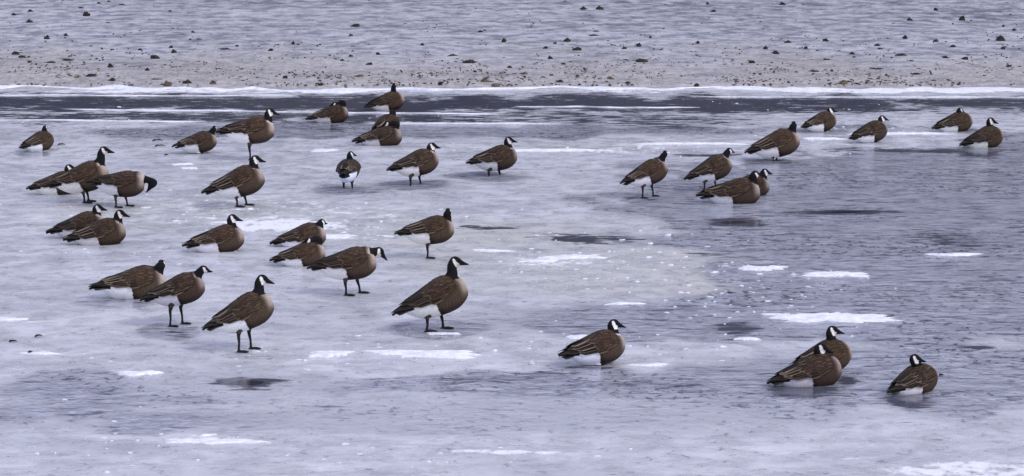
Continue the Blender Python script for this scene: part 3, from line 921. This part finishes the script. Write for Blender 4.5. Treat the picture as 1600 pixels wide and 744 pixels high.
def goose_body(tilt, zc, headC, hyaw, hpitch, neck_mid, legs, lying, voxel, tuck=False, neck_r=1.0, nocheek=False):
    """one continuous figure in the goose frame: x forward, y left, z up; legs: list of (hip y, foot x, foot y, mode)"""
    ct, st = cos(tilt), sin(tilt)
    def T(p): return np.array([p[0] * ct - p[2] * st, p[1], p[0] * st + p[2] * ct + zc])
    S = Soup()
    # torso
    xs = np.concatenate([np.linspace(-.328, .20, 30), np.linspace(.21, .2695, 9)])
    n = 28; rg = []
    for x in xs:
        W_, U_, D_, C_ = (float(smooth_tab(x, tt)) for tt in (TW, TU, TD, TC))
        ring = []
        for k in range(n):
            a = 2 * pi * k / n
            y = W_ * cos(a); z = (U_ if sin(a) > 0 else D_) * sin(a) + C_
            ring.append(T((x, y, z)))
        rg.append(ring)
    S.rings(rg)
    # head frame
    C = np.array(headC, float)
    d = np.array([cos(hpitch) * cos(hyaw), cos(hpitch) * sin(hyaw), sin(hpitch)])
    lat = np.array([-sin(hyaw), cos(hyaw), 0.0]); up = np.cross(d, lat)
    if up[2] < 0 and abs(hpitch) < 1.4: up = -up
    # neck
    bx = min(.180, max(.07, headC[0] * ct - .015 + .03 * (neck_mid is not None) * 3))
    b0 = T((bx - .08, 0, .02)); b1 = T((bx, 0, .070 + .12 * (.18 - bx)))
    att = C - d * .026 - up * .012
    if neck_mid is None:
        dist = np.linalg.norm(att - b1)
        m1 = b1 + (att - b1) * .42 + np.array([.012, 0, 0]); m2 = b1 + (att - b1) * .78 + np.array([-.004, 0, 0]) 
        mids = [m1, m2]
    else: mids = [np.array(m, float) for m in neck_mid]
    path = catmull([b0, b1] + mids + [att, C], 8)
    seg = np.concatenate([[0], np.cumsum(np.linalg.norm(np.diff(path, axis=0), axis=1))])
    L1 = seg[8]; LT = seg[-1]
    q = np.clip((seg - L1) / max(LT - L1, .01), 0, 1)
    q0 = np.clip(seg / L1, 0, 1)
    rn = np.where(seg < L1, .095 * (1 - q0) + .078 * q0, np.interp(q, [0, .2, .45, .75, 1], [.082, .061, .0465, .0405, .035])) * np.where(seg < L1, 1, neck_r)
    S.tube(path, list(rn), 18, ref=(0, 1, .02))
    # skull, jowl and bill
    k = 1.0
    sk = []
    prof = [(-.060, .006, .008, 0), (-.054, .018, .022, .0), (-.040, .029, .034, .002), (-.018, .035, .041, .003), (.006, .035, .041, .002),
            (.026, .030, .034, -.002), (.042, .023, .026, -.008), (.052, .019, .022, -.011), (.068, .016, .0165, -.0155), (.086, .0145, .011, -.019),
            (.102, .012, .0075, -.021), (.112, .007, .005, -.022)]
    for (a, w_, h_, c_) in prof:
        sk.append([C + d * a + up * c_ + lat * w_ * cos(2 * pi * j / 16) + up * h_ * sin(2 * pi * j / 16) for j in range(16)])
    S.rings(sk)
    # legs
    for (hy, fx, fy, mode) in legs:
        hip = T((0, hy, -.085)); hip[0] = hip[0] * .25 + (fx - .004) * .75
        if mode == 'up':
            continue
        foot = np.array([fx, fy, .012])
        knee = np.array([hip[0] * .55 + fx * .45 - .012, (hip[1] + fy) / 2, foot[2] + (hip[2] - foot[2]) * .55])
        S.tube([hip, hip * .5 + knee * .5, knee, knee * .5 + foot * .5 + np.array([.006, 0, 0]), foot], [.050, .032, .0175, .0120, .0130], 10)
        ff = .098
        for ang in (-.42, 0, .42):
            e = foot + np.array([ff * cos(ang), ff * sin(ang), -.004])
            S.tube([foot, (foot + e) / 2 + np.array([0, 0, .004]), e], [.0105, .0095, .006], 8)
        S.tube([foot, foot + np.array([-.03, 0, -.003])], [.009, .006], 8)
        # web
        h = .0055
        P = [foot + np.array([0, 0, 0]), foot + np.array([.080 * cos(-.42), .080 * sin(-.42), -.004]), foot + np.array([.084, 0, -.004]), foot + np.array([.080 * cos(.42), .080 * sin(.42), -.004])]
        b = len(S.V)
        S.V += [tuple(p + np.array([0, 0, h])) for p in P] + [tuple(p - np.array([0, 0, h])) for p in P]
        S.F += [(b, b + 1, b + 2, b + 3), (b + 7, b + 6, b + 5, b + 4)] + [(b + i, b + 4 + i, b + 4 + (i + 1) % 4, b + (i + 1) % 4) for i in range(4)]
    if lying:
        # folded feet tucked beside the belly
        for sy in (-1, 1):
            S.tube([(-.06, sy * .075, .02), (.0, sy * .08, .014), (.05, sy * .08, .012)], [.012, .012, .008], 8)
    me = bpy.data.meshes.new('tmp'); me.from_pydata(S.V, [], S.F); me.update()
    ob = bpy.data.objects.new('tmp', me); COL.objects.link(ob)
    md = ob.modifiers.new('r', 'REMESH'); md.mode = 'VOXEL'; md.voxel_size = voxel; md.use_smooth_shade = True
    dg = bpy.context.evaluated_depsgraph_get()
    em = bpy.data.meshes.new_from_object(ob.evaluated_get(dg))
    bpy.data.objects.remove(ob, do_unlink=True); bpy.data.meshes.remove(me)
    me = em; me.name = 'body'
    nv = len(me.vertices)
    co = np.empty(nv * 3); me.vertices.foreach_get('co', co); co = co.reshape(-1, 3)
    # smoothing, held back on thin legs and bill
    ne = len(me.edges); ed = np.empty(ne * 2, int); me.edges.foreach_get('vertices', ed); ed = ed.reshape(-1, 2)
    hd = co - C; ha = hd @ d; hu = hd @ up; hl = hd @ lat
    in_head = (np.abs(hl) < .05) & (ha > -.066) & (ha < .125) & (np.abs(hu) < .052)
    keep = ((ha > .045) & in_head) 
    legm = np.zeros(nv, bool)
    for (hy, fx, fy, mode) in legs:
        if mode == 'up': continue
        bz = zc - .15
        legm |= (np.abs(co[:, 1] - fy) < .06) & (co[:, 2] < max(bz - .015, .03)) & (np.abs(co[:, 0] - fx) < .17)
    wgt = np.where(keep | legm, .12, .5)[:, None]
    deg = np.bincount(ed.ravel(), minlength=nv)[:, None]
    for _ in range(6):
        acc = np.zeros_like(co)
        for ax in range(3):
            acc[:, ax] = np.bincount(ed[:, 0], co[ed[:, 1], ax], nv) + np.bincount(ed[:, 1], co[ed[:, 0], ax], nv)
        co = co * (1 - wgt) + acc / np.maximum(deg, 1) * wgt
    # torso coordinates
    X = co[:, 0]; Z = co[:, 2] - zc
    tx = X * ct + Z * st; tz = -X * st + Z * ct; ty = co[:, 1]
    nzv = fbm(tx * 30 + 9, tz * 30 + ty * 20, 3, 3) - .5
    top = sstep(-.02, .06, tz)
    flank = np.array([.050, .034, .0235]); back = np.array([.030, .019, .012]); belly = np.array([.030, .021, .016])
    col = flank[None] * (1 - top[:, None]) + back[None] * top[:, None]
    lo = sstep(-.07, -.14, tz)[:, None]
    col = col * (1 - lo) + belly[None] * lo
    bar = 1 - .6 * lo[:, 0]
    # pale breast
    br = (sstep(.165, .262, tx + nzv * .03) * sstep(-.10, .03, tz))[:, None]
    col = col * (1 - br * .85) + np.array([.43, .36, .31])[None] * br * .85
    bar = bar * (1 - br[:, 0] * .8)
    # white under the tail, black tail base
    xb = -.052 - .22 * (tz + .08) + 1.8 * (tz + .10) ** 2 + nzv * .035
    vent = sstep(xb + .006, xb - .006, tx) * (tz < .035)
    col = np.where(vent[:, None] > .5, np.array([.74, .74, .73])[None], col)
    bar = np.where(vent > .5, 0, bar)
    rump = (tx < -.24) & (tz > -.002)
    col = np.where(rump[:, None], np.array([.014, .013, .013])[None], col)
    # dark thigh edge in front of the white
    thg = (sstep(.045, .0, np.abs(tx - xb - .02)) * sstep(-.03, -.10, tz) * (vent < .5))[:, None]
    col = col * (1 - .55 * thg)
    # neck
    dm = np.full(nv, 9.0); tt = np.zeros(nv); rr = np.ones(nv)
    for i in range(8, len(path)):
        dd = np.linalg.norm(co - path[i], axis=1)
        m = dd < dm
        dm = np.where(m, dd, dm); tt = np.where(m, seg[i] - L1, tt); rr = np.where(m, rn[i], rr)
    s0 = (.030 if not tuck else .025) + .06 * nocheek
    on = (dm < rr * 1.22 + .004)
    lower = on & (tt <= s0 + nzv * .012) & (~in_head)
    sock = on & (tt > s0 + nzv * .012)
    f = (lower * sstep(-.02, s0, tt) * sstep(.150, .095, tz))[:, None]
    frontness = sstep(-.02, .05, tx - bx)[:, None]
    col = col * (1 - f * frontness * .8) + np.array([.50, .44, .39])[None] * f * frontness * .8
    blk = np.array([.0075, .0072, .0085])
    bm = sock | in_head
    col = np.where(bm[:, None], blk[None], col); bar = np.where(bm, 0, bar)
    ck = np.zeros(nv, bool) if nocheek else inpoly(ha, hu, CHEEK) & (np.abs(hl) < .05) & (hu > -.048)
    col = np.where(ck[:, None] & (in_head | on)[:, None], np.array([.74, .72, .69])[None], col)
    for (hy, fx, fy, mode) in legs:
        hp = T((0, hy, -.085)); hp[0] = hp[0] * .25 + (fx - .004) * .75
        ke = np.array([hp[0] * .55 + fx * .45 - .012, (hp[1] + fy) / 2, .012 + (hp[2] - .012) * .55])
        ab = ke - hp; tq = np.clip(((co - hp) @ ab) / ab.dot(ab), 0, 1.3)
        dq = np.linalg.norm(co - hp - tq[:, None] * ab, axis=1)
        m_ = (dq < .054 - .028 * tq + nzv * .012) & (co[:, 2] < hp[2] + .01) & (np.sign(co[:, 1]) == np.sign(fy))
        col = np.where(m_[:, None], np.array([.058, .045, .036])[None], col)
    leg_c = legm & (co[:, 2] < zc - .178)
    col = np.where(leg_c[:, None], np.array([.018, .017, .019])[None], col); bar = np.where(leg_c, 0, bar)
    if lying:
        fl = co[:, 2] < .004
        co[:, 2] = np.where(fl, np.maximum(co[:, 2] * .25, -.012), co[:, 2])
        ft = (co[:, 2] < .028) & (np.abs(np.abs(co[:, 1]) - .078) < .014) & (tx < .06) & (tx > -.06)
    me.vertices.foreach_set('co', co.ravel())
    # eyes, added to the same mesh
    nvv = len(me.vertices)
    import bmesh
    bm_ = bmesh.new(); bm_.from_mesh(me)
    from mathutils import Matrix, Vector
    for sy in (-1, 1):
        pc = C + d * .022 + up * .010 + lat * sy * .0295
        bmesh.ops.create_icosphere(bm_, subdivisions=1, radius=.0058, matrix=Matrix.Translation(Vector(pc)))
    bm_.to_mesh(me); bm_.free()
    extra = len(me.vertices) - nvv
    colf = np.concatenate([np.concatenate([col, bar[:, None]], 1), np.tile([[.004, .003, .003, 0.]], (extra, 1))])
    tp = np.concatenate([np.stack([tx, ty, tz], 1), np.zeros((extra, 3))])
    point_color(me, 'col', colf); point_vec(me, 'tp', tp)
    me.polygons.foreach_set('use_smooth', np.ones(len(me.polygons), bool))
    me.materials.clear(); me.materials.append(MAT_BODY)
    me.update()
    return me

# x0 tail, x1 breast, gy ground row, ty back top row, (hx, hy) skull, yaw, head yaw (in the world: 0 right, 90 away), head pitch, tilt, kind, extra, label
G = [
 (33, 80, 237, 205.5, 70, 199, 48, 75, 0, 12, 'lie', {}, 'sitting goose alone at the far left, tail towards us, black head turned away'),
 (270, 338, 242, 205, 335, 200, 18, 78, 0, 12, 'lie', {}, 'sitting goose, head turned away, left of the spread tailed goose on one leg'),
 (339, 429, 251, 182.5, 424, 174, 8, -5, -8, 6, 'stand', dict(feet=[391], white=1), 'goose on one leg with spread tail, farthest back of the standing geese at left'),
 (478, 544, 194, 163, 521, 163, 12, 180, 0, 12, 'tuck', {}, 'sleeping goose with bill tucked in its back, sitting on the dark band of wet ice'),
 (569, 631, 174, 143, 616, 133, 20, 85, 0, 14, 'lie', {}, 'farthest goose, sitting by the snow ridge with a straight black neck'),
 (577, 622, 210, 184, 598, 184, 60, 180, 0, 12, 'tuck', dict(hl=(.02, .02)), 'sleeping goose almost hidden behind another sleeping goose, only crown and shoulder showing'),
 (550, 628, 229, 197, 604, 193, 5, 180, 0, 11, 'tuck', {}, 'sleeping goose with bill tucked in, sitting in front of a mostly hidden one'),
 (43, 122, 306, 268, 109, 261, 18, 10, 0, 10, 'lie', {}, 'goose sitting behind the standing goose at left, partly hidden by it'),
 (66, 176, 317, 251, 165, 234, 5, 0, -3, 18, 'stand', dict(feet=[133, 137]), 'tall goose standing at left between a sitting one and one with its head down'),
 (137, 226, 324, 267, 236, 291, 5, 160, -60, 2, 'stand', dict(feet=[182, 198], mid='down'), 'goose standing at left with its head bent down to preen'),
 (314, 414, 323, 258, 401, 248, 12, 0, -5, 18, 'stand', dict(feet=[371, 384]), 'broad bodied standing goose behind the lone goose that sits on rough ice'),
 (521, 564, 294, 248, 546, 240, 80, 40, -5, 14, 'stand', dict(feet=[553, 534], sink=.10, hl=(.13, .0), rear=1), 'goose seen straight from behind with its white rump showing'),
 (604, 684, 289, 233, 676, 227, 25, 0, -6, 14, 'stand', dict(feet=[641, 657], sink=.05), 'goose standing shin deep in the wet patch right of the rear view goose'),
 (728, 807, 274, 227, 796, 218, 22, 0, -4, 10, 'stand', dict(feet=[763, 782], sink=.07), 'goose standing shin deep at upper middle with only clear ice to its right'),
 (74, 163, 373, 331, 154, 324, 15, 0, -6, 12, 'lie', {}, 'left and rear goose of the sitting pair at middle left, partly covered by the other'),
 (100, 196, 384, 341, 189, 333, 12, -5, -8, 12, 'lie', {}, 'front goose of the sitting pair at middle left, overlapping its neighbour'),
 (286, 381, 395, 351, 365, 340, 14, 0, -6, 12, 'lie', {}, 'lone goose sitting on rough ice in front of the broad standing goose'),
 (422, 509, 386, 350, 503, 347, 12, 55, -5, 12, 'lie', {}, 'goose sitting behind the sleeping one in mid photo, head turned half away'),
 (422, 508, 417, 377, 481, 375, 12, 180, 0, 12, 'tuck', {}, 'sleeping goose in mid photo, sitting right behind the striding goose'),
 (481, 588, 461, 386, 594, 393, 10, -5, -38, 8, 'stand', dict(feet=[541, 562], stride=1), 'striding goose with neck stretched forward and head lowered'),
 (617, 709, 404, 337, 700, 330, 15, 88, 0, 8, 'stand', dict(feet=[668]), 'goose standing on one leg in mid photo, head turned away'),
 (142, 258, 467, 416, 252, 412, 14, 88, 0, 6, 'lie', {}, 'crouching goose with raised wing tips and head turned away, left of the front left group'),
 (220, 320, 509, 426, 319, 420, 15, 35, -8, 16, 'stand', dict(feet=[267, 284]), 'standing goose overlapping the crouching one, head turned half away'),
 (315, 428, 549, 455, 412, 435, 18, -3, -10, 24, 'stand', dict(feet=[374, 391]), 'foremost standing goose at left, upright, webbed feet plain on the ice'),
 (610, 731, 517, 430, 713, 407, 15, -3, -3, 22, 'stand', dict(feet=[667, 692]), 'tallest standing goose in the middle with a pale pinkish breast and upright neck'),
 (871, 975, 572, 516, 961, 505, 26, 0, -8, 10, 'lie', {}, 'goose sitting alone at front centre with a large white rump patch'),
 (966, 1043, 309, 248, 1039, 239, 22, 82, 0, 22, 'stand', dict(feet=[1003, 1021]), 'standing goose with head turned away, leftmost of the right hand group'),
 (1066, 1143, 297, 242, 1140, 235, 22, 45, -5, 20, 'stand', dict(feet=[1099, 1119]), 'standing goose right behind the long sitting one, head turned half away'),
 (1085, 1190, 319, 280, 1180, 272, 5, 40, 5, 8, 'lie', {}, 'long bodied sitting goose in front of three others at right of middle'),
 (1120, 1202, 307, 274, 1196, 268, 10, 20, -8, 8, 'lie', {}, 'sitting goose hidden but for head and breast behind the long bodied one'),
 (1161, 1249, 251, 201.5, 1240, 194, 15, 86, 0, 16, 'stand', dict(feet=[1208, 1214], sink=.03), 'standing goose with head turned away beside the dark crack at upper right'),
 (1248, 1306, 208, 175, 1299, 171, 30, 0, -8, 12, 'lie', {}, 'sitting goose at upper right just behind the standing one'),
 (1323, 1386, 225, 189, 1380, 184, 30, 8, -8, 14, 'lie', {}, 'sitting goose with pale striped wing, middle one of the upper right geese'),
 (1453, 1519, 207, 175, 1500, 172, 24, 48, -5, 12, 'lie', {}, 'sitting goose near the right edge with head drawn back onto its shoulders'),
 (1495, 1567, 232, 197, 1549, 188, 25, -3, -12, 14, 'lie', {}, 'rightmost goose, sitting at the edge of the dark crack and mirrored in it'),
 (1228, 1329, 588, 527, 1302, 515, 30, -3, -6, 12, 'lie', {}, 'rear goose of the pair sitting in shallow water at front right'),
 (1196, 1314, 603, 553, 1284, 543, 18, 2, -12, 12, 'lie', {}, 'front goose of the pair sitting in shallow water at front right, head held low'),
 (1378, 1464, 614, 571, 1430, 559, 42, -3, -8, 12, 'lie', {}, 'lone goose sitting in shallow water at the front right'),
]
def make_goose(idx, x0, x1, gy, ty, hx, hy, yaw, hyaw, hpitch, tilt, kind, ex, label):
    rnd = random.Random(900 + idx)
    lying = kind != 'stand'
    g0 = gy - (2.5 if lying else 0)
    pm = pix_per_m(g0); ps = radians(yaw)
    width = sqrt((.69 * cos(ps)) ** 2 + (.31 * sin(ps)) ** 2)
    s = (x1 - x0) / pm / width
    s = min(1.14, max(.86, s))
    if 'rear' in ex: s = .87
    ou = (x0 + x1) / 2 + .075 * s * cos(ps) * pm
    ox, oy = ground_at(ou, g0); ox = float(ox); oy = float(oy)
    sf = sin(PITCH)
    xx_ = np.linspace(-.2, .18, 39); tl = radians(tilt)
    topz = float(np.max((np.interp(xx_, WX, WH) + .012) * cos(tl) + xx_ * sin(tl)))
    zc = ((g0 - ty) / pm) / s - topz
    if kind == 'stand': zc += 0
    sink = ex.get('sink', 0)
    tl = radians(tilt)
    if lying: zc = min(max(zc, .105), .170)
    zc += sink
    # head centre in the goose frame
    if 'hl' in ex:
        lx = ex['hl'][0]; ly = ex['hl'][1]
        dyw = s * (lx * sin(ps) + ly * cos(ps))
    else:
        lx = (hx - ou) / pm / s / cos(ps); ly = 0
        dyw = s * lx * sin(ps)
    lz = ((g0 - hy) / pm - dyw * sf) / s + sink
    if 'hl' in ex and ex['hl'][1] == 0 and yaw > 70:
        ly = -(hx - ou) / pm / s + .0
    ct, st = cos(tl), sin(tl)
    T = lambda p: (p[0] * ct - p[2] * st, p[1], p[0] * st + p[2] * ct + zc)
    mids = None; hy_ = radians(hyaw) - ps; hp_ = radians(hpitch)
    nr = 1.0
    if kind == 'tuck':
        lz -= .004
        side = -.03
        C = (lx, side, max(lz, T((lx - .02, 0, .125))[2]))
        mids = [T((.225, -.005, .115)), T((.200, -.012, .160)), (C[0] + .07, -.022, C[2] + .008)]
        hy_ = radians(180 - 8); hp_ = radians(-14)
        nr = .88
    else:
        C = (lx, ly, lz)
    if ex.get('mid') == 'down':
        C = (C[0] + .004, C[1], C[2] + .012)
        b = T((.20, 0, .06))
        mids = [T((.240, 0, .050)), (C[0] + .030, 0, C[2] + .045)]
        hy_ = radians(180 - 12); hp_ = radians(-42); nr = .9
        C = (C[0] , C[1] - .005, C[2])
    legs = []
    if kind == 'stand':
        fts = ex['feet']
        for i, fu in enumerate(fts):
            fy = -.062 if i == 0 else .062
            if len(fts) == 1: fy = -.02
            fx = ((fu - ou) / pm / s + fy * sin(ps)) / cos(ps) if yaw < 70 else .0
            if yaw > 70: fy = -.07 if i == 0 else .07
            legs.append((-.055 if i == 0 else .055, fx, fy, 'down'))
    dist = sqrt(ox * ox + oy * oy)
    vox = .0068 if gy > 380 else .0078
    me = goose_body(tl, zc, C, hy_, hp_, mids, legs, lying, vox, kind == 'tuck', nr, ex.get('mid') == 'down')
    root = bpy.data.objects.new('canada_goose', None); COL.objects.link(root)
    root.empty_display_size = .2
    root.location = (ox, oy, -sink * s); root.rotation_euler = (0, 0, ps); root.scale = (s, s, s)
    tag(root, label, 'goose', 'geese resting on the ice')
    tn = rnd.uniform(.78, 1.2); tone = (tn * rnd.uniform(.97, 1.05), tn, tn * rnd.uniform(.92, 1.05), 1)
    if 'rear' in ex: tone = (1.0, 1.1, 1.22, 1)
    b = bpy.data.objects.new('body', me); COL.objects.link(b); b.parent = root; b.color = tone
    wv = WINGS[idx % len(WINGS)]
    for sd_ in (0, 1):
        o = bpy.data.objects.new('wing', wv[sd_]); COL.objects.link(o); o.parent = root; o.color = tone
        o.scale = (1, 1 , 1)
        o.location = (0, 0, zc); o.rotation_euler = (radians(rnd.uniform(-2, 2)), -tl + radians(rnd.uniform(-2.5, 1.0) + (9 if 'rear' in ex else 0)), radians(rnd.uniform(-1.5, 1.5)))
    o = bpy.data.objects.new('tail', TAIL); COL.objects.link(o); o.parent = root
    o.location = (0, 0, zc)
    o.rotation_euler = (0, -tl + radians(rnd.uniform(0, 3) + (12 if 'rear' in ex else 0)), 0)
    return root
for i, g in enumerate(G):
    make_goose(i, *g)
print('geese', len(G))
